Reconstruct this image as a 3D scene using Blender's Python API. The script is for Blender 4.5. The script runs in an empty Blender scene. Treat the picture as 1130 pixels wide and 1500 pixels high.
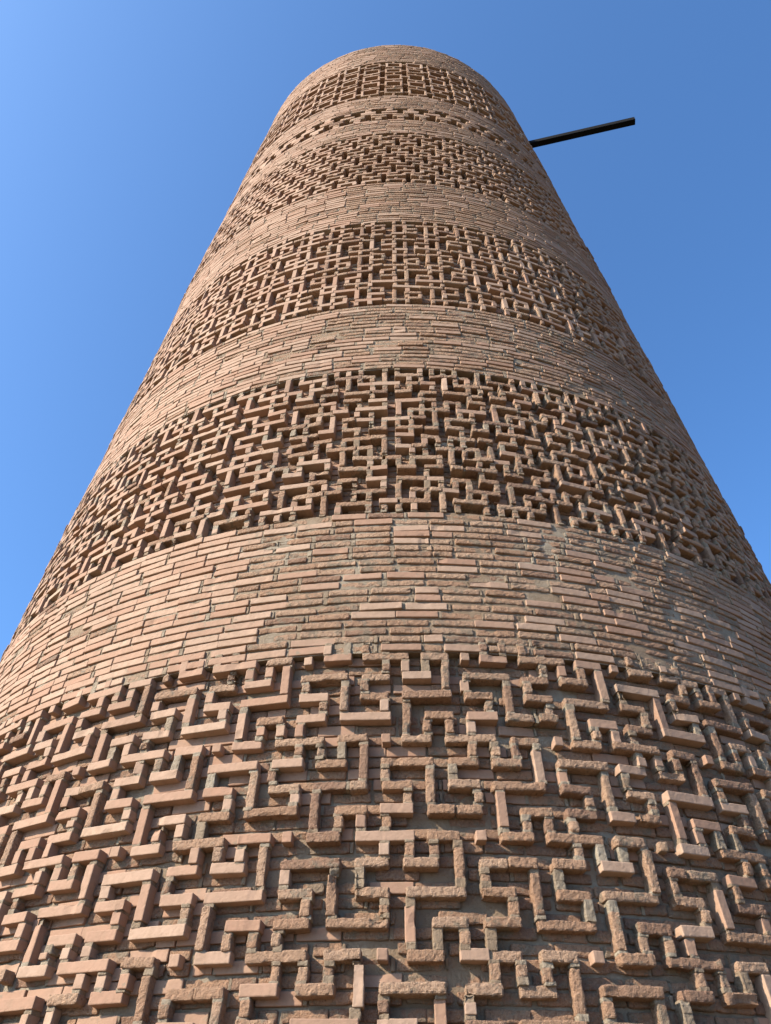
import bpy, math
import numpy as np
from mathutils import Matrix

C = bpy.context.scene
rng = np.random.default_rng(7)
R0, K, CZ = 4.40, 0.0922, 1.60          # tower radius at eye height, taper, eye height

# ------------------------------------------------------------------ camera
cd = bpy.data.cameras.new('camera')
cam = bpy.data.objects.new('camera', cd)
C.collection.objects.link(cam)
D, PITCH, YAW, ROLL, F = 1.7967 * R0, 0.7191, -0.0235, 0.0017, 1111.9
cy, sy = math.cos(YAW), math.sin(YAW)
fw = np.array([sy * math.cos(PITCH), cy * math.cos(PITCH), math.sin(PITCH)])
rt = np.array([cy, -sy, 0.0]); up = np.cross(rt, fw)
r2 = rt * math.cos(ROLL) + up * math.sin(ROLL)
u2 = -rt * math.sin(ROLL) + up * math.cos(ROLL)
cam.matrix_world = Matrix(((r2[0], u2[0], -fw[0], 0), (r2[1], u2[1], -fw[1], -D),
                           (r2[2], u2[2], -fw[2], CZ), (0, 0, 0, 1)))
cd.sensor_fit = 'VERTICAL'; cd.sensor_height = 36.0
cd.lens = 36.0 * F / 1500.0
cd.clip_start = 0.1; cd.clip_end = 8000
C.camera = cam

# ------------------------------------------------------------------ sky and sun
SUN_AZ, SUN_EL = math.radians(-62.5), math.radians(34)     # azimuth from the camera side of the tower
sdir = np.array([math.sin(SUN_AZ) * math.cos(SUN_EL), -math.cos(SUN_AZ) * math.cos(SUN_EL), math.sin(SUN_EL)])
w = bpy.data.worlds.new('World'); C.world = w; w.use_nodes = True
nt = w.node_tree; nt.nodes.clear()
out = nt.nodes.new('ShaderNodeOutputWorld'); bg = nt.nodes.new('ShaderNodeBackground')
sky = nt.nodes.new('ShaderNodeTexSky'); sky.sky_type = 'NISHITA'; sky.sun_disc = False
sky.sun_elevation = SUN_EL
sky.sun_rotation = math.atan2(sdir[0], sdir[1])
sky.altitude = 0; sky.air_density = 0.8; sky.dust_density = 2.6; sky.ozone_density = 10.0
bg.inputs['Strength'].default_value = 0.15
tn = nt.nodes.new('ShaderNodeMix'); tn.data_type = 'RGBA'; tn.blend_type = 'MULTIPLY'; tn.inputs[0].default_value = 1.0
tn.inputs[7].default_value = (0.93, 1.09, 1.05, 1.0)             # a clear, slightly cyan sky
nt.links.new(sky.outputs[0], tn.inputs[6]); nt.links.new(tn.outputs[2], bg.inputs[0]); nt.links.new(bg.outputs[0], out.inputs[0])
sl = bpy.data.lights.new('sun', 'SUN'); sl.energy = 5.0; sl.angle = math.radians(0.53); sl.color = (1.0, 0.88, 0.72)
so = bpy.data.objects.new('sun', sl); C.collection.objects.link(so)
zx = sdir / np.linalg.norm(sdir); xx = np.cross([0, 0, 1.0], zx); xx /= np.linalg.norm(xx); yx = np.cross(zx, xx)
so.matrix_world = Matrix(((xx[0], yx[0], zx[0], -30), (xx[1], yx[1], zx[1], -30), (xx[2], yx[2], zx[2], 40), (0, 0, 0, 1)))
C.view_settings.view_transform = 'Standard'; C.view_settings.look = 'None'
C.view_settings.exposure = 1.2; C.view_settings.gamma = 1.0; C.view_settings.use_curve_mapping = False

# ------------------------------------------------------------------ materials
def nodes(name):
    m = bpy.data.materials.new(name); m.use_nodes = True
    t = m.node_tree; t.nodes.clear()
    o = t.nodes.new('ShaderNodeOutputMaterial'); b = t.nodes.new('ShaderNodeBsdfPrincipled')
    t.links.new(b.outputs[0], o.inputs[0])
    return m, t, b
def N(t, kind, **kw):
    n = t.nodes.new(kind)
    for k, v in kw.items(): setattr(n, k, v)
    return n
def noise(t, co, scale, detail=3, rough=0.55):
    n = N(t, 'ShaderNodeTexNoise'); n.inputs['Scale'].default_value = scale
    n.inputs['Detail'].default_value = detail; n.inputs['Roughness'].default_value = rough
    t.links.new(co, n.inputs['Vector']); return n.outputs['Fac']
def ramp(t, fac, p0, p1):
    n = N(t, 'ShaderNodeMapRange'); n.interpolation_type = 'SMOOTHSTEP'
    n.inputs[1].default_value = p0; n.inputs[2].default_value = p1
    t.links.new(fac, n.inputs[0]); return n.outputs[0]
def math_(t, op, a, b=None, c=None):
    n = N(t, 'ShaderNodeMath', operation=op)
    for i, v in enumerate((a, b, c)):
        if v is None: continue
        if isinstance(v, (int, float)): n.inputs[i].default_value = v
        else: t.links.new(v, n.inputs[i])
    return n.outputs[0]
def mix(t, fac, a, b, blend='MIX'):
    n = N(t, 'ShaderNodeMix', data_type='RGBA', blend_type=blend)
    if isinstance(fac, (int, float)): n.inputs[0].default_value = fac
    else: t.links.new(fac, n.inputs[0])
    for i, v in ((6, a), (7, b)):
        if isinstance(v, tuple): n.inputs[i].default_value = (*v, 1)
        else: t.links.new(v, n.inputs[i])
    return n.outputs[2]

OLD_A, OLD_B, OLD_C = (0.300, 0.176, 0.108), (0.355, 0.230, 0.152), (0.215, 0.124, 0.082)
NEW_A, NEW_B = (0.255, 0.146, 0.096), (0.315, 0.215, 0.153)
MORTAR_A, MORTAR_B = (0.175, 0.138, 0.098), (0.275, 0.230, 0.172)

def brick_material():
    m, t, b = nodes('fired_brick')
    co = N(t, 'ShaderNodeTexCoord').outputs['Object']
    at = N(t, 'ShaderNodeAttribute', attribute_name='brick'); sp = N(t, 'ShaderNodeSeparateColor')
    t.links.new(at.outputs['Color'], sp.inputs[0])
    tint, old, gray = sp.outputs[0], sp.outputs[1], sp.outputs[2]
    oc = mix(t, ramp(t, tint, 0.25, 0.95), OLD_A, OLD_B)
    oc = mix(t, ramp(t, tint, 0.28, 0.02), oc, OLD_C)
    nc = mix(t, tint, NEW_A, NEW_B)
    col = mix(t, old, nc, oc)
    n1 = noise(t, co, 22, 5, 0.65)
    col = mix(t, math_(t, 'MULTIPLY', ramp(t, n1, 0.35, 0.75), 0.55), col, (0.20, 0.130, 0.085))
    n2 = noise(t, co, 62, 5, 0.7)
    pits = math_(t, 'MULTIPLY', ramp(t, n2, 0.53, 0.66), math_(t, 'MULTIPLY_ADD', old, 0.60, 0.10))
    col = mix(t, pits, col, (0.125, 0.070, 0.043))
    pale = math_(t, 'MULTIPLY', ramp(t, n2, 0.46, 0.34), math_(t, 'MULTIPLY_ADD', old, 0.40, 0.10))
    col = mix(t, pale, col, (0.32, 0.205, 0.128))
    # mortar left on the brick
    n3 = noise(t, co, 13, 5, 0.7)
    sm = ramp(t, math_(t, 'ADD', n3, math_(t, 'MULTIPLY', gray, 0.20)), 0.66, 0.76)
    col = mix(t, math_(t, 'MULTIPLY', sm, 0.8), col, MORTAR_A)
    n4 = noise(t, co, 0.9, 4, 0.6)
    col = mix(t, math_(t, 'MULTIPLY', ramp(t, n4, 0.45, 0.75), 0.30), col, (0.155, 0.108, 0.078))
    t.links.new(col, b.inputs['Base Color'])
    b.inputs['Roughness'].default_value = 0.92; b.inputs['Specular IOR Level'].default_value = 0.2
    n5 = noise(t, co, 170, 4, 0.65)
    h = math_(t, 'ADD', math_(t, 'MULTIPLY', n5, 0.45), math_(t, 'MULTIPLY', n2, -1.3))
    bp = N(t, 'ShaderNodeBump'); bp.inputs['Distance'].default_value = 0.022
    t.links.new(math_(t, 'MULTIPLY_ADD', old, 0.70, 0.16), bp.inputs['Strength'])
    t.links.new(h, bp.inputs['Height']); t.links.new(bp.outputs[0], b.inputs['Normal'])
    return m
def mortar_material():
    m, t, b = nodes('mortar')
    co = N(t, 'ShaderNodeTexCoord').outputs['Object']
    n1 = noise(t, co, 9, 5, 0.65); n2 = noise(t, co, 85, 5, 0.75); n4 = noise(t, co, 1.3, 4, 0.6)
    col = mix(t, ramp(t, n1, 0.3, 0.7), MORTAR_A, MORTAR_B)
    col = mix(t, math_(t, 'MULTIPLY', ramp(t, n4, 0.35, 0.6), 0.7), col, (0.185, 0.122, 0.075))
    col = mix(t, math_(t, 'MULTIPLY', ramp(t, n2, 0.58, 0.72), 0.5), col, (0.10, 0.075, 0.055))
    t.links.new(col, b.inputs['Base Color'])
    b.inputs['Roughness'].default_value = 0.95; b.inputs['Specular IOR Level'].default_value = 0.15
    bp = N(t, 'ShaderNodeBump'); bp.inputs['Distance'].default_value = 0.014; bp.inputs['Strength'].default_value = 0.8
    t.links.new(n2, bp.inputs['Height']); t.links.new(bp.outputs[0], b.inputs['Normal'])
    return m
BRICK, MORTAR = brick_material(), mortar_material()

def plain_material(name, a, bcol, scale, rough=0.9, metal=0.0, bump=0.01):
    m, t, b = nodes(name)
    co = N(t, 'ShaderNodeTexCoord').outputs['Object']
    n1 = noise(t, co, scale, 6, 0.65)
    t.links.new(mix(t, ramp(t, n1, 0.3, 0.7), a, bcol), b.inputs['Base Color'])
    b.inputs['Roughness'].default_value = rough; b.inputs['Metallic'].default_value = metal
    b.inputs['Specular IOR Level'].default_value = 0.15
    bp = N(t, 'ShaderNodeBump'); bp.inputs['Distance'].default_value = bump; bp.inputs['Strength'].default_value = 0.5
    t.links.new(noise(t, co, scale * 6, 4), bp.inputs['Height']); t.links.new(bp.outputs[0], b.inputs['Normal'])
    return m

# ------------------------------------------------------------------ noise on arrays
_h = rng.random(1 << 16)
def vnoise(p):
    """smooth value noise, p (...,3) -> -1..1"""
    i = np.floor(p).astype(np.int64); f = p - i; f = f * f * (3 - 2 * f)
    def hh(a, b, c): return _h[(a * 73856093 ^ b * 19349663 ^ c * 83492791) & 0xFFFF]
    x, y, z = i[..., 0], i[..., 1], i[..., 2]; fx, fy, fz = f[..., 0], f[..., 1], f[..., 2]
    r = 0
    for dx in (0, 1):
        for dy in (0, 1):
            for dz in (0, 1):
                r = r + hh(x + dx, y + dy, z + dz) * (fx if dx else 1 - fx) * (fy if dy else 1 - fy) * (fz if dz else 1 - fz)
    return r * 2 - 1

# ------------------------------------------------------------------ mesh building
def rad(z): return R0 - K * (z - CZ)
def swell(th, z):
    return 0.012 * vnoise(np.stack([np.asarray(th) * 3.1 + 7.0, np.asarray(z) * 0.9 + 0 * np.asarray(th), 0 * np.asarray(th) + 4.4], -1)) + 0.006 * vnoise(np.stack([np.asarray(th) * 9.0, np.asarray(z) * 3.0 + 0 * np.asarray(th), 0 * np.asarray(th) + 1.4], -1))

class Part:
    """gathers vertex / quad arrays with two material slots, and links them as one mesh object"""
    def __init__(s): s.v = []; s.f = []; s.m = []; s.a = []; s.s = []; s.n = 0
    def add(s, v, f, mat, attr, smooth):
        s.v.append(v.astype(np.float32)); s.f.append((f + s.n).astype(np.int32)); s.n += len(v)
        s.m.append(np.full(len(f), mat, np.int32)); s.a.append(attr.astype(np.float32)); s.s.append(np.full(len(f), smooth, bool))
    def build(s, name, parent):
        v = np.concatenate(s.v); f = np.concatenate(s.f)
        me = bpy.data.meshes.new(name)
        me.vertices.add(len(v)); me.vertices.foreach_set('co', v.ravel())
        me.loops.add(len(f) * 4); me.loops.foreach_set('vertex_index', f.ravel())
        me.polygons.add(len(f)); me.polygons.foreach_set('loop_start', np.arange(len(f), dtype=np.int32) * 4)
        me.polygons.foreach_set('material_index', np.concatenate(s.m))
        me.polygons.foreach_set('use_smooth', np.concatenate(s.s))
        at = me.attributes.new('brick', 'FLOAT_COLOR', 'POINT')
        a = np.concatenate(s.a); at.data.foreach_set('color', np.column_stack([a, np.ones(len(a), np.float32)]).astype(np.float32).ravel())
        me.materials.append(BRICK); me.materials.append(MORTAR)
        me.update(calc_edges=True); me.validate()
        o = bpy.data.objects.new(name, me); C.collection.objects.link(o)
        o.parent = parent
        return o

_tpl = {}
def template(nu, nv, nw):
    """boundary of a box grid without its back face: (alpha, edge) per axis, quads"""
    key = (nu, nv, nw)
    if key in _tpl: return _tpl[key]
    def axis(n):      # coordinate = al*half + ed*r  (both ends carry an edge ring)
        al = [-1, -1] + [-1 + 2 * (i + 1) / n for i in range(n - 1)] + [1, 1]
        ed = [0, 1] + [-(-1 + 2 * (i + 1) / n) for i in range(n - 1)] + [-1, 0]
        return np.array(al, float), np.array(ed, float)
    au, eu = axis(nu); av, ev = axis(nv)
    aw = np.array([i / nw for i in range(nw)] + [1, 1], float); ew = np.array([-i / nw for i in range(nw)] + [-1, 0], float)
    U, V, W = len(au), len(av), len(aw)
    idx = lambda i, j, k: (i * V + j) * W + k
    q = []
    for i in range(U - 1):
        for j in range(V - 1): q.append((idx(i, j, W-1), idx(i+1, j, W-1), idx(i+1, j+1, W-1), idx(i, j+1, W-1)))
        for k in range(W - 1):
            q.append((idx(i, 0, k), idx(i+1, 0, k), idx(i+1, 0, k+1), idx(i, 0, k+1)))
            q.append((idx(i+1, V-1, k), idx(i, V-1, k), idx(i, V-1, k+1), idx(i+1, V-1, k+1)))
    for j in range(V - 1):
        for k in range(W - 1):
            q.append((idx(0, j+1, k), idx(0, j, k), idx(0, j, k+1), idx(0, j+1, k+1)))
            q.append((idx(U-1, j, k), idx(U-1, j+1, k), idx(U-1, j+1, k+1), idx(U-1, j, k+1)))
    q = np.array(q); used, inv = np.unique(q, return_inverse=True); q = inv.reshape(q.shape)
    i, j, k = used // (V * W), (used // W) % V, used % W
    _tpl[key] = (np.column_stack([au[i], av[j], aw[k]]), np.column_stack([eu[i], ev[j], ew[k]]), q)
    return _tpl[key]

def add_bricks(part, B, res, nw=2, mat=0, fine=True):
    """B: rows of th, z, half length, half height, front (outward of the cone), back, old 0..1, tint, gray, roll, tilt"""
    B = np.asarray(B, float)
    if not len(B): return
    old = B[:, 6] > 0.5
    nu = np.clip(np.round(2 * B[:, 2] / res), 1, 24).astype(int); nv = np.clip(np.round(2 * B[:, 3] / res), 1, 24).astype(int)
    key = nu * 1000 + nv * 10 + old
    for kk in np.unique(key):
        b = B[key == kk]; isold = bool(kk % 10); n_v = (kk // 10) % 100; n_u = kk // 1000
        al, ed, q = template(int(n_u), int(n_v), nw)
        n = len(b); th, z, ha, hb, fr, bk = [b[:, i][:, None] for i in range(6)]
        er = (0.005 if mat == 1 else 0.010 if isold else 0.0045) * (0.75 + 0.5 * rng.random((n, 1))); er = np.minimum(er, 0.42 * np.minimum(ha, hb))
        dep = fr - bk
        x = al[None, :, 0] * ha + ed[None, :, 0] * er
        y = al[None, :, 1] * hb + ed[None, :, 1] * er
        d = al[None, :, 2] * dep + ed[None, :, 2] * np.where(al[None, :, 2] > 0, er, 0)
        # rounding of the arrises
        px = np.clip(x, -(ha - er), ha - er); py = np.clip(y, -(hb - er), hb - er); pd = np.minimum(d, dep - er)
        dx, dy, dd = x - px, y - py, d - pd
        ln = np.sqrt(dx**2 + dy**2 + dd**2); s = np.where(ln > 1e-9, er / np.maximum(ln, 1e-9), 0)
        x, y, d = px + dx * s, py + dy * s, pd + dd * s
        if isold:  # worn ends: the outline itself wanders
            x = x * (1 - 0.02 * rng.random((n, 1)))
        # small tilts
        d = d + (x / np.maximum(ha, 0.03)) * b[:, 10][:, None] * (al[None, :, 2] > 0.4)
        ro = b[:, 9][:, None]; x, y = x - y * ro, y + x * ro
        R = rad(z); c1, s1 = np.cos(th), np.sin(th); ns = math.sqrt(1 + K * K)
        nx, ny, nz = s1 / ns, -c1 / ns, K / ns
        tx, ty = c1, s1
        ux, uy, uz = -K * s1 / ns, K * c1 / ns, 1 / ns
        w_ = bk + d + swell(th, z)
        P = np.stack([R * s1 + tx * x + ux * y + nx * w_, -R * c1 + ty * x + uy * y + ny * w_, z + uz * y + nz * w_], -1)
        # weathering
        amp = 0.0029 if isold else 0.0010
        outw = np.stack([tx * dx + ux * dy + nx * dd, ty * dx + uy * dy + ny * dd, uz * dy + nz * dd], -1)
        lo = np.linalg.norm(outw, axis=-1, keepdims=True)
        nrm = np.where(lo > 1e-7, outw / np.maximum(lo, 1e-7), 0)
        flat = (lo[..., 0] < 1e-7)
        f = vnoise(P * 26.0) * 0.42 + (vnoise(P * 78.0 + 31.7) * 0.80 if fine else 0)
        f = f - (0.25 if isold else 0)
        edge = (np.abs(al[None, :, 0]) > 0.99) | (np.abs(al[None, :, 1]) > 0.99)
        f = f * np.where(edge, 1.25, 0.8)
        face = np.stack([nx + 0 * x, ny + 0 * x, nz + 0 * x], -1)
        dirn = np.where(flat[..., None] & (al[None, :, 2:3] > 0.99), face, nrm)
        P = P + dirn * (f * amp)[..., None]
        if fine:   # chipped corners
            ch = np.clip(vnoise(P * 11.0 + 5.3) - 0.45, 0, 1) * (0.032 if isold else 0.016)
            P = P - nrm * (ch * (lo[..., 0] > 1e-7))[..., None]
        V = P.reshape(-1, 3)
        F = (q[None] + (np.arange(n) * P.shape[1])[:, None, None]).reshape(-1, 4)
        A = np.repeat(b[:, [7, 6, 8]], P.shape[1], axis=0)
        part.add(V, F, mat, A, not fine and (isold or mat == 1))

TH = 1.62                                    # the half circle that is worked out brick by brick
def sheet(part, z0, z1, off, res, amp, th0=-TH, th1=TH, mat=1):
    nz = max(2, int((z1 - z0) / res)); nt_ = max(8, int((th1 - th0) * 4.0 / res))
    z, t = np.meshgrid(np.linspace(z0, z1, nz + 1), np.linspace(th0, th1, nt_ + 1), indexing='ij')
    R = rad(z) + off + swell(t, z)
    P = np.stack([R * np.sin(t), -R * np.cos(t), z], -1)
    dsp = amp * (vnoise(P * 9) * 0.45 + vnoise(P * 24 + 9.1) * 0.6 + vnoise(P * 60 + 3.3) * 0.55)
    P = P + dsp[..., None] * np.stack([np.sin(t), -np.cos(t), 0 * t], -1)
    i = (np.arange(nz)[:, None] * (nt_ + 1) + np.arange(nt_)[None]).ravel()
    F = np.column_stack([i, i + 1, i + nt_ + 2, i + nt_ + 1])
    part.add(P.reshape(-1, 3), F, mat, np.full((P.size // 3, 3), 0.5), True)

def back_half(part, z0, z1):
    """the far side of the drum, coursed in brick strips and never worked out brick by brick"""
    n = max(2, int(round((z1 - z0) / 0.06)))
    for k in range(n):
        za, zb = z0 + (z1 - z0) * k / n, z0 + (z1 - z0) * (k + 1) / n - 0.008
        t = np.linspace(TH, 2 * math.pi - TH, 160)
        P = []
        for zz, o in ((za, -0.012), (za, 0.0), (zb, 0.0), (zb, -0.012)):
            R = rad(zz) + o; P.append(np.stack([R * np.sin(t), -R * np.cos(t), np.full_like(t, zz)], -1))
        P = np.array(P); m = len(t)
        for r in range(3):
            i = np.arange(m - 1) + r * m
            if r == 0: base = P.reshape(-1, 3)
            F = np.column_stack([i, i + 1, i + 1 + m, i + m])
            part.add(base, F, 0, np.repeat(np.array([[rng.random(), 0.9, 0.3]]), len(base), 0), False)
    sheet(part, z0, z1, -0.012, 0.3, 0, TH, 2 * math.pi - TH)

def p_new(th, z):
    """share of replaced, sharp edged bricks over the drum"""
    g = 0.78 / (1 + np.exp((th + 0.20) / 0.055)) + 0.13
    g = g + 0.45 * (np.exp(-((th - 0.50) / 0.10) ** 2 - ((z - 3.95) / 0.45) ** 2))
    g = g + 0.30 * np.clip(vnoise(np.array([th * 6.0, z * 1.6, 2.2])), 0, 1)
    return np.clip(g, 0, 0.92)

def coursed(part, z0, z1, base, back, res, h=0.0595, gap=0.0145, L=0.242, prot=0.004, fine=True, nw=1, grayb=0.0, dens=1.0, joint=-0.004, jw=1.0, tmax=1.0):
    n = max(1, int(round((z1 - z0) / h))); h = (z1 - z0) / n
    rows = []; pair = None; joints = []
    for k in range(n):
        zc = z0 + (k + 0.5) * h; R = rad(zc)
        if k % 2 == 0 or pair is None or rng.random() < 0.12:
            t = -TH - rng.random() * 0.06; pair = []
            while t < TH:
                l = L * (0.94 + 0.10 * rng.random()) if rng.random() > 0.13 else L * (0.45 + 0.2 * rng.random())
                j = (0.008 + 0.022 * rng.random() ** 2) * jw
                pair.append((t, l, j)); t += (l + j) / R
        zrow = zc + rng.normal(0, 0.0015)
        for (t, l, j) in pair:
            l2 = l + rng.normal(0, 0.004); tc = t + l / 2 / R + rng.normal(0, 0.0012)
            if rng.random() > dens: continue
            if joint > -0.5 and j > 0.012: joints.append((tc + (l2 / 2 + j / 2) / R, zrow, j / 2 + 0.002, h / 2 * 0.86, base + joint + rng.normal(0, 0.002), back, 1.0, rng.random(), 1.0, 0.0, 0.0))
            old = 0.0 if rng.random() < p_new(tc, zrow) * (0.5 if tmax < 1 else 1) else 1.0
            hh = (h - gap) / 2 * (0.93 + 0.12 * rng.random()) + (0.001 if not old else 0)
            rows.append((tc, zrow + rng.normal(0, 0.0012), l2 / 2, hh, base + rng.normal(0, prot * (1 if old else 0.6)) - (0.002 if old else 0), back,
                         old, rng.random() * tmax, grayb + rng.random() * 0.6 * old, rng.normal(0, 0.010 if old else 0.004), rng.normal(0, 0.002)))
    add_bricks(part, rows, res, nw=nw, fine=fine)
    add_bricks(part, joints, 0.03, nw=1, mat=1, fine=fine)

# ------------------------------------------------------------------ the patterns, as nodes joined by bars
def maze_lower(c, r):
    """1st band: -> (bar to the right, bar downwards); period 8 columns, shifted by 4 every 4 rows"""
    b = r // 4; c = (c + 4 * b) % 8; r = r % 4
    Hh = ({1, 3, 4, 6}, {3, 5, 0, 1}, {3, 5, 6, 0}, {2, 3, 6, 0})[r]
    Vv = ({4, 5, 6, 7}, {3, 7, 0, 2}, {4, 5, 1, 2}, {5, 6, 7, 0})[r]
    return c in Hh, c in Vv
AH = {3: {0, 1, 2}, 4: {1, 2, 3}, 5: {-1, 0, 1}, 6: {0, 1, 2}, 7: {0, 2}, 0: {0, 1}, 1: {1, 2}, 2: {0, 2}}
AV = {3: {0, 2, 3}, 4: {0, 1, 2, 3}, 5: {0, 1, 3}, 6: {1}, 7: {0, 2, 3}, 0: {1, 2}, 1: {0, 1, 3}, 2: {2}}
def maze_middle(c, r):
    """2nd band: 4-column strips, every other one mirrored and dropped by 4 rows"""
    H_ = V_ = False
    for s in (c // 4 - 1, c // 4, c // 4 + 1):
        lc = c - 4 * s
        if s % 2 == 0:
            rr = r % 8; H_ |= lc in AH[rr]; V_ |= (0 <= lc <= 3 and lc in AV[rr])
        else:
            rr = (r - 4) % 8; H_ |= (2 - lc) in AH[rr]; V_ |= (0 <= lc <= 3 and (3 - lc) in AV[rr])
    return H_, V_
def maze_rings(c, r):
    """3rd band: small rings between full bars; 3-column strips, every other one a row lower"""
    H_ = V_ = False
    for s in (c // 3 - 1, c // 3, c // 3 + 1):
        lc = c - 3 * s; rr = (r - (s % 2)) % 6
        if rr % 3 == 2: H_ |= -1 <= lc <= 2
        else: H_ |= lc == (0 if rr < 2 else 1)
        if 0 <= lc <= 2:
            tall, link, other = (2, 0, 1) if rr in (5, 0, 1) else (0, 2, 1)
            V_ |= lc == tall or lc == link or (lc == other and rr in (0, 3))
    return H_, V_

def bar(rows, th, z, ha, hb, front, back, p, gray=0.0, mortar=None):
    old = 0.0 if rng.random() < p else 1.0
    rows.append((th + rng.normal(0, 0.0010), z + rng.normal(0, 0.0025), ha * (1 + rng.normal(0, 0.012)), hb * (1 + rng.normal(0, 0.035)),
                 front + rng.normal(0, 0.006 if old else 0.004), back, old, rng.random(), gray + 0.8 * rng.random() * old, rng.normal(0, 0.016 if old else 0.009), rng.normal(0, 0.0025)))

def lattice(part, fn, c0, c1, r0, r1, thf, zf, t, front, back, res, nw, fine, plug=True):
    """bars between node columns c0..c1 and rows r0..r1; thf(c), zf(r) place a node; t is half the bar thickness"""
    rows = []; plugs = []
    hset = {}
    for r in range(r0 - 1, r1 + 1):
        for c in range(c0, c1 + 1): hset[(c, r)] = fn(c, r)
    hz = lambda c, r: hset.get((c, r), (False, False))[0] and r0 <= r < r1
    vt = lambda c, r: hset.get((c, r), (False, False))[1]
    for r in range(r0, r1):
        z = zf(r); R = rad(z); c = c0
        while c <= c1:
            if c < c1 and hz(c, r):
                e = c
                while e < c1 and hz(e, r) and e - c < (2 if rng.random() < 0.9 else 1): e += 1
                ta, tb = thf(c), thf(e)
                ext_l = t if not hz(c - 1, r) else -0.002; ext_r = t if not hz(e, r) else -0.002
                a, b_ = ta * R - ext_l, tb * R + ext_r
                pn = p_new((ta + tb) / 2, z)
                if e - c == 2 and rng.random() < 0.16:          # two shorter bricks, mortar between
                    f = 0.35 + 0.3 * rng.random(); mid = a + (b_ - a) * f
                    bar(rows, (a + mid - 0.006) / 2 / R, z, (mid - 0.006 - a) / 2, t, front, back, pn * 0.6)
                    bar(rows, (b_ + mid + 0.006) / 2 / R, z, (b_ - mid - 0.006) / 2, t, front, back, pn * 0.6)
                    plugs.append((mid / R, z, 0.012, t * 0.9, front - 0.008, back))
                else:
                    bar(rows, (a + b_) / 2 / R, z, (b_ - a) / 2, t, front, back, pn)
                c = e
            else: c += 1
    for c in range(c0, c1 + 1):
        r = r0 - 1
        th = thf(c)
        while r < r1:
            if vt(c, r):
                s = r
                while r < r1 and vt(c, r):
                    r += 1
                    if hz(c, r) or hz(c - 1, r): break
                zt, zb = zf(s), zf(r)
                top = -t - 0.001 if (s < r0 or hz(c, s) or hz(c - 1, s)) else t
                bot = t + 0.001 if (r >= r1 or hz(c, r) or hz(c - 1, r)) else -t
                za, zb2 = zt + top, zb + bot
                g1 = (0.004 + 0.040 * rng.random() ** 3) if (plug and top < 0) else 0.003
                g2 = (0.004 + 0.028 * rng.random() ** 3) if (plug and bot > 0) else 0.003
                lng = za - zb2
                if lng < 0.09: g1 *= 0.6; g2 *= 0.6
                if plug and lng < 0.09 and rng.random() < 0.10: g1 = lng * 0.5; g2 = lng * 0.48     # joint filled with mortar only
                pn = p_new(th, (za + zb2) / 2)
                if lng - g1 - g2 > 0.015:
                    bar(rows, th, (za - g1 + zb2 + g2) / 2, t * 0.97, (lng - g1 - g2) / 2, front, back, pn, 0.15)
                if plug:
                    if top < 0: plugs.append((th, za - g1 / 2 + 0.001, t * (0.93 + 0.10 * rng.random()), g1 / 2 + 0.009, front - 0.001 - 0.005 * rng.random(), back))
                    if bot > 0: plugs.append((th, zb2 + g2 / 2 - 0.001, t * (0.93 + 0.10 * rng.random()), g2 / 2 + 0.009, front - 0.001 - 0.005 * rng.random(), back))
            else: r += 1
    for r in range(r0, r1):                                     # single bricks that stand alone
        for c in range(c0, c1 + 1):
            if not (hz(c, r) or hz(c - 1, r) or vt(c, r) or vt(c, r - 1)):
                bar(rows, thf(c), zf(r), t, t * 1.04, front, back, 0.5)
    add_bricks(part, rows, res, nw=nw, fine=fine)
    if plugs:
        P = [(*p, 1.0, rng.random(), 1.0, 0.0, 0.0) for p in plugs]
        add_bricks(part, P, res, nw=nw, mat=1, fine=fine)

def cells(part, boxes, front, back, res, nw=1):
    rows = []
    for (th, z, ha, hb) in boxes: bar(rows, th, z, ha, hb, front, back, float(p_new(th, z)))
    add_bricks(part, rows, res, nw=nw, fine=False)

# ------------------------------------------------------------------ the tower
tower = bpy.data.objects.new('brick_tower', None); C.collection.objects.link(tower)
tower['label'] = 'tall round brown brick tower tapering upwards, banded with raised geometric brickwork'
tower['category'] = 'tower'
Z = lambda q: CZ + q * R0                                        # eye-height units to metres

def plain_band(z0, z1, res, mres, fine, h=0.0595):
    p = Part()
    if not fine: h = 0.0555
    sheet(p, z0, z1, -0.012 if fine else -0.014, mres, 0.0038 if fine else 0.002)
    coursed(p, z0 + 0.002, z1 - 0.002, 0.0, -0.03, res, h=h, fine=fine, grayb=0.35, jw=1.0 if fine else 0.7, prot=0.004 if fine else 0.002)
    back_half(p, z0, z1)
    return p.build('plain_brick_band', tower)

def pattern_band(z0, z1, depth, res, mres, fine):
    """the recessed backing; the raised bars are added to its parent part by the caller"""
    p = Part()
    sheet(p, z0 - 0.01, z1 + 0.01, -depth - 0.012, mres, 0.0045)
    coursed(p, z0, z1, -depth + 0.004, -depth - 0.03, res, h=0.060, gap=0.009, L=0.20, prot=0.0035, fine=fine, grayb=0.45, dens=0.94, tmax=0.42, jw=0.6, joint=-0.001)
    # ledges above and below the recess
    for zz in (z0, z1):
        t = np.linspace(-TH, TH, 220); a = []
        for o in (-depth - 0.02, -0.012):
            R = rad(zz) + o; a.append(np.stack([R * np.sin(t), -R * np.cos(t), np.full_like(t, zz)], -1))
        i = np.arange(219); F = np.column_stack([i, i + 1, i + 221, i + 220])
        p.add(np.concatenate(a), F, 1, np.full((440, 3), 0.5), True)
    back_half(p, z0, z1)
    return p

def colmap(ctrl, slope):
    cs = np.array([c for c, _ in ctrl], float); ts = np.array([t for _, t in ctrl])
    def f(c):
        if c < cs[0]: return ts[0] + (c - cs[0]) * slope
        if c > cs[-1]: return ts[-1] + (c - cs[-1]) * slope
        return float(np.interp(c, cs, ts))
    return f

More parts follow.
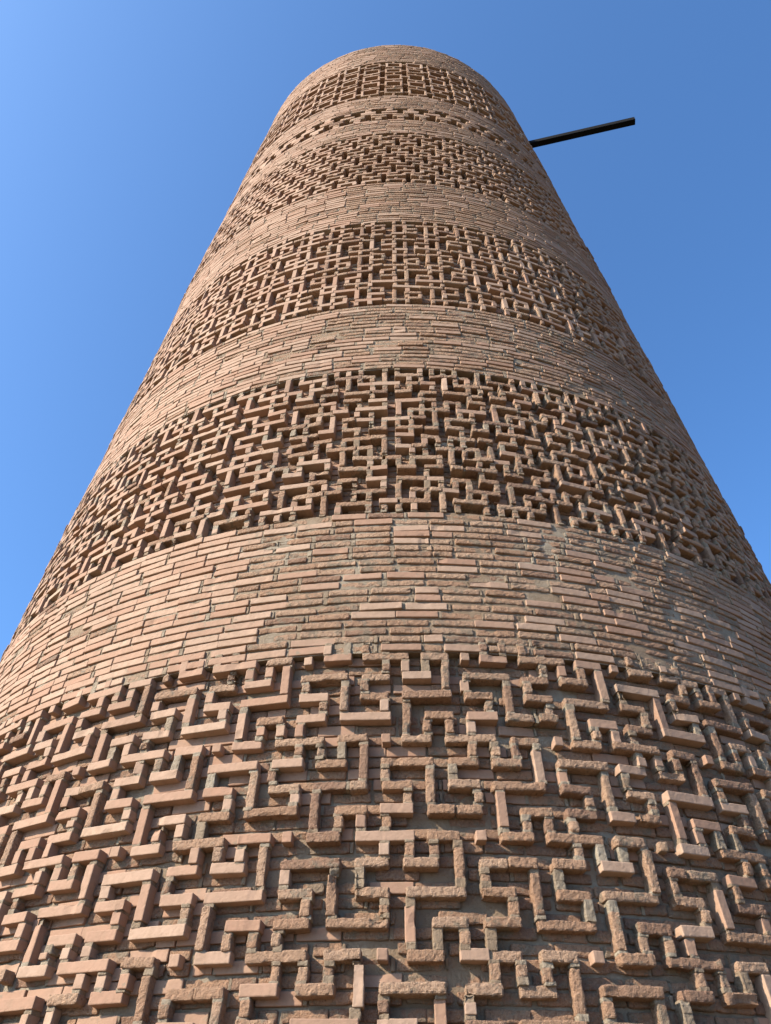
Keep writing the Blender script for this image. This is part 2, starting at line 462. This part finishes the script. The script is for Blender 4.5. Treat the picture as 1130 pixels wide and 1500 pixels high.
# 1st patterned band
P1 = 0.02820 * R0
z1f = lambda r: Z(0.3830) - P1 * r
top1 = z1f(-4) + 0.030; bot1 = z1f(15) - 0.03
pb = pattern_band(bot1, top1, 0.052, 0.030, 0.022, True)
bars = Part()
lattice(bars, maze_lower, -62, 62, -4, 16, colmap([(0, -0.020), (8, 0.1894)], 2 * math.pi / 240), z1f, 0.0240, 0.003, -0.058, 0.0110, 3, True)
b1 = bars.build('raised_meander_band', tower); pb.build('recessed_backing', b1)

# plain brick below it, down to the ground (below the frame)
plain_band(0.0, bot1, 0.12, 0.15, False)
# 2nd patterned band
P2 = 0.02671 * R0
z2f = lambda r: Z(1.1556) - P2 * (r + 1)
top2 = z2f(-1) - 0.020; bot2 = z2f(14) + 0.020
plain_band(top1, bot2, 0.022, 0.022, True, h=0.0592)
pb = pattern_band(bot2, top2, 0.065, 0.05, 0.04, False)
bars = Part()
lattice(bars, maze_middle, -62, 66, 0, 14, colmap([(-16, -0.4336), (-8, -0.2035), (0, 0.0008), (4, 0.0975), (8, 0.1950)], 0.0262), z2f, 0.0230, 0.004, -0.070, 0.020, 2, True)
b2 = bars.build('raised_strapwork_band', tower); pb.build('recessed_backing', b2)

# 3rd patterned band
P3 = 0.02721 * R0
z3f = lambda r: Z(1.8336) - P3 * (r + 1)
top3 = z3f(-1) - 0.020; bot3 = z3f(15) + 0.020
plain_band(top2, bot3, 0.035, 0.035, True)
pb = pattern_band(bot3, top3, 0.065, 0.07, 0.06, False)
bars = Part()
lattice(bars, maze_rings, -51, 54, 0, 15, colmap([(0, -0.0661), (6, 0.1240)], 0.0317), z3f, 0.0235, 0.004, -0.072, 0.026, 1, False, plug=False)
b3 = bars.build('raised_ring_band', tower); pb.build('recessed_backing', b3)

# 4th patterned band: stepped bars
P4 = (2.5198 - 2.0913) / 17 * R0
z4f = lambda r: Z(2.5198) - P4 * (r + 1)
top4 = z4f(-1) - 0.020; bot4 = z4f(16) + 0.020
plain_band(top3, bot4, 0.05, 0.05, False)
pb = pattern_band(bot4, top4, 0.11, 0.10, 0.08, False)
bars = Part(); bx = []
CW = 2 * math.pi / 72 / 5                                         # one fifth of a period
for r in range(0, 16):
    k3 = (r - 2) // 3; ph = (r - 2) % 3                           # ph 0,1: the tall void, ph 2: the half void
    s = -2 * k3 + (0 if ph < 2 else 1.5)
    for n in range(-20, 22):
        th = 0.0157 + (s + 5 * n + 2.5) * CW
        if abs(th) > TH: continue
        R = rad(z4f(r)); bx.append((th, z4f(r), 2.0 * CW * R - 0.004, 0.0215))
for r in range(-1, 16):
    k3 = (r - 2) // 3; ph = (r - 2) % 3
    zc = (z4f(r) + z4f(r + 1)) / 2
    for n in range(-20, 22):
        if ph == 0: pos = [(-2 * k3 + 2.5)]
        elif ph == 1: pos = [-2 * k3 - 0.9, -2 * k3 + 0.9]
        else: pos = [-2 * (k3 + 1) - 0.9, -2 * (k3 + 1) + 0.9]
        for q in pos:
            th = 0.0157 + (q + 5 * n) * CW
            if abs(th) < TH: bx.append((th, zc, 0.5 * CW * rad(zc) * 0.85, (P4 - 0.043) / 2 + 0.001))
cells(bars, bx, 0.003, -0.118, 0.05)
b4 = bars.build('raised_stepped_band', tower); pb.build('recessed_backing', b4)

# 5th: narrow row of interlocking T-shaped recesses
z5b, z5t = Z(2.657), Z(2.7737)
plain_band(top4, z5b, 0.06, 0.06, False)
pb = pattern_band(z5b, z5t, 0.12, 0.12, 0.08, False)
bars = Part(); bx = []; q = (z5t - z5b) / 4; T = 2 * math.pi / 64
def span(t0, t1, za, zb):
    zc = (za + zb) / 2; R = rad(zc); n = max(1, int(round((zb - za) / 0.058)))
    for i in range(n):
        bx.append(((t0 + t1) / 2, za + (i + 0.5) * (zb - za) / n, (t1 - t0) / 2 * R - 0.003, (zb - za) / n / 2 - 0.003))
for n in range(-17, 17):
    c = 0.0323 + n * T
    if abs(c) > TH - T: continue
    span(c + 0.33 * T, c + 0.67 * T, z5t - q, z5t)                # top course: recess is the bar of the T
    span(c + 0.13 * T, c + 0.87 * T, z5t - 2 * q, z5t - q)
    span(c - 0.37 * T, c + 0.37 * T, z5b + q, z5b + 2 * q)
    span(c - 0.17 * T, c + 0.17 * T, z5b, z5b + q)
cells(bars, bx, 0.001, -0.128, 0.07)
b5 = bars.build('cut_frieze_band', tower); pb.build('recessed_backing', b5)

# 6th: stacked rectangular frames
z6b, z6t = Z(2.9255), Z(3.398)
plain_band(z5t, z6b, 0.06, 0.06, False)
pb = pattern_band(z6b, z6t, 0.13, 0.12, 0.08, False)
bars = Part(); bx = []; T = 2 * math.pi / 52
slot = 0.084; fh = (z6t - z6b - 6 * slot) / 5; bh = 0.044
for n in range(-14, 15):
    c = 0.0045 + n * T
    if abs(c) > TH - T: continue
    for k in range(6):
        za = z6b + k * (fh + slot)
        R = rad(za); bx.append((c, za + slot / 2, 0.022, slot / 2 + 0.001))
        if k == 5: break
        zf0, zf1 = za + slot, za + slot + fh
        bx.append((c, zf0 + bh / 2, 0.385 * T * R, bh / 2)); bx.append((c, zf1 - bh / 2, 0.385 * T * R, bh / 2))
        for s in (-1, 1): bx.append((c + s * 0.335 * T, (zf0 + zf1) / 2, 0.020, (fh - 2 * bh) / 2 - 0.001))
        bx.append((c + T / 2, (zf0 + zf1) / 2, 0.115 * T * R + 0.004, 0.020))
cells(bars, bx, 0.003, -0.138, 0.06)
b6 = bars.build('raised_frame_band', tower); pb.build('recessed_backing', b6)

ztop = Z(3.672)
plain_band(z6t, ztop, 0.06, 0.06, False)

# coping at the top: an uneven ring of mortar capped brick, closed over
def coping():
    p = Part(); n = 300; t = np.linspace(0, 2 * math.pi, n + 1)
    prof = [(-0.016, -0.01), (-0.006, 0.0), (-0.008, 0.004), (-0.02, 0.012), (-0.6, 0.03), (-2.2, 0.08)]
    P = []
    for o, h in prof:
        R = rad(ztop) + o; q = np.stack([R * np.sin(t), -R * np.cos(t), np.full_like(t, ztop + h)], -1)
        j = vnoise(q * np.array([3, 3, 0.1])) * 0.012 + vnoise(q * 9) * 0.008
        if h > 0: q[:, 2] += j
        q[-1] = q[0]; P.append(q)
    P = np.array(P); rows = []; a = -TH
    while a < TH:                                # the broken topmost course
        l = 0.12 + 0.13 * rng.random()
        if vnoise(np.array([a * 5.0, 1.0, 2.0])) > -0.25 and rng.random() < 0.85:
            rows.append((a + l / 2 / rad(ztop), ztop + 0.018 + 0.012 * rng.random(), l / 2 - 0.006, 0.022 + 0.006 * rng.random(), rng.normal(0.004, 0.008), -0.12, 1.0, rng.random(), 0.5, rng.normal(0, 0.02), 0.0))
        a += l / rad(ztop)
    add_bricks(p, rows, 0.06, nw=1, fine=False)
    for r in range(len(prof) - 1):
        i = np.arange(n) + r * (n + 1)
        p.add(P.reshape(-1, 3), np.column_stack([i, i + 1, i + n + 2, i + n + 1]), 1, np.full((P.size // 3, 3), 0.5), False)
    return p.build('coping', tower)
coping()

# ------------------------------------------------------------------ beam that sticks out below the rim
import bmesh
def beam(Sp, Ep):
    S_, E_ = np.array(Sp), np.array(Ep); d = E_ - S_; L = np.linalg.norm(d); d /= L
    s = np.cross(d, [0, 0, 1.0]); s /= np.linalg.norm(s); u = np.cross(s, d)
    bm = bmesh.new(); a, t = 0.058, 0.007
    def ring(x, h, y0=0.0):
        return [bm.verts.new(S_ + d * x + s * (i * h) + u * (j * h)) for i, j in ((-1, -1), (1, -1), (1, 1), (-1, 1))]
    rings = [ring(0, a), ring(L - 0.002, a), ring(L, a - 0.002), ring(L, a - t), ring(L - 0.35, a - t)]
    for r0_, r1_ in zip(rings, rings[1:]):
        for i in range(4): bm.faces.new((r0_[i], r0_[(i+1) % 4], r1_[(i+1) % 4], r1_[i]))
    bm.faces.new(rings[0][::-1]); bm.faces.new(rings[-1])
    bmesh.ops.bevel(bm, geom=[e for e in bm.edges if abs((e.verts[0].co - e.verts[1].co).length - L) < 0.01], offset=0.006, segments=2, affect='EDGES')
    bmesh.ops.recalc_face_normals(bm, faces=bm.faces)
    me = bpy.data.meshes.new('steel_beam'); bm.to_mesh(me); bm.free()
    me.materials.append(plain_material('dark_painted_steel', (0.002, 0.002, 0.0025), (0.004, 0.004, 0.004), 8, 0.95, 0.0, 0.002))
    o = bpy.data.objects.new('steel_beam', me); C.collection.objects.link(o)
    o['label'] = 'straight black square beam jutting out into the sky from just below the tower top'
    o['category'] = 'beam'; o['kind'] = 'thing'
    return o
beam((2.346, -0.977, 17.572), (4.8457, -1.4952, 17.572))

# ------------------------------------------------------------------ ground
bm = bmesh.new()
ringr = [4.2, 5, 7, 10, 16, 30, 80, 300, 1500, 6000]; n = 64
vs = []
for r in ringr:
    vs.append([bm.verts.new((r * math.cos(2 * math.pi * i / n), r * math.sin(2 * math.pi * i / n), 0)) for i in range(n)])
for a, b in zip(vs, vs[1:]):
    for i in range(n): bm.faces.new((a[i], b[i], b[(i + 1) % n], a[(i + 1) % n]))
me = bpy.data.meshes.new('ground'); bm.to_mesh(me); bm.free()
me.materials.append(plain_material('dry_earth', (0.20, 0.15, 0.09), (0.16, 0.122, 0.074), 0.8, 0.95, 0, 0.03))
g = bpy.data.objects.new('ground', me); C.collection.objects.link(g); g['kind'] = 'structure'
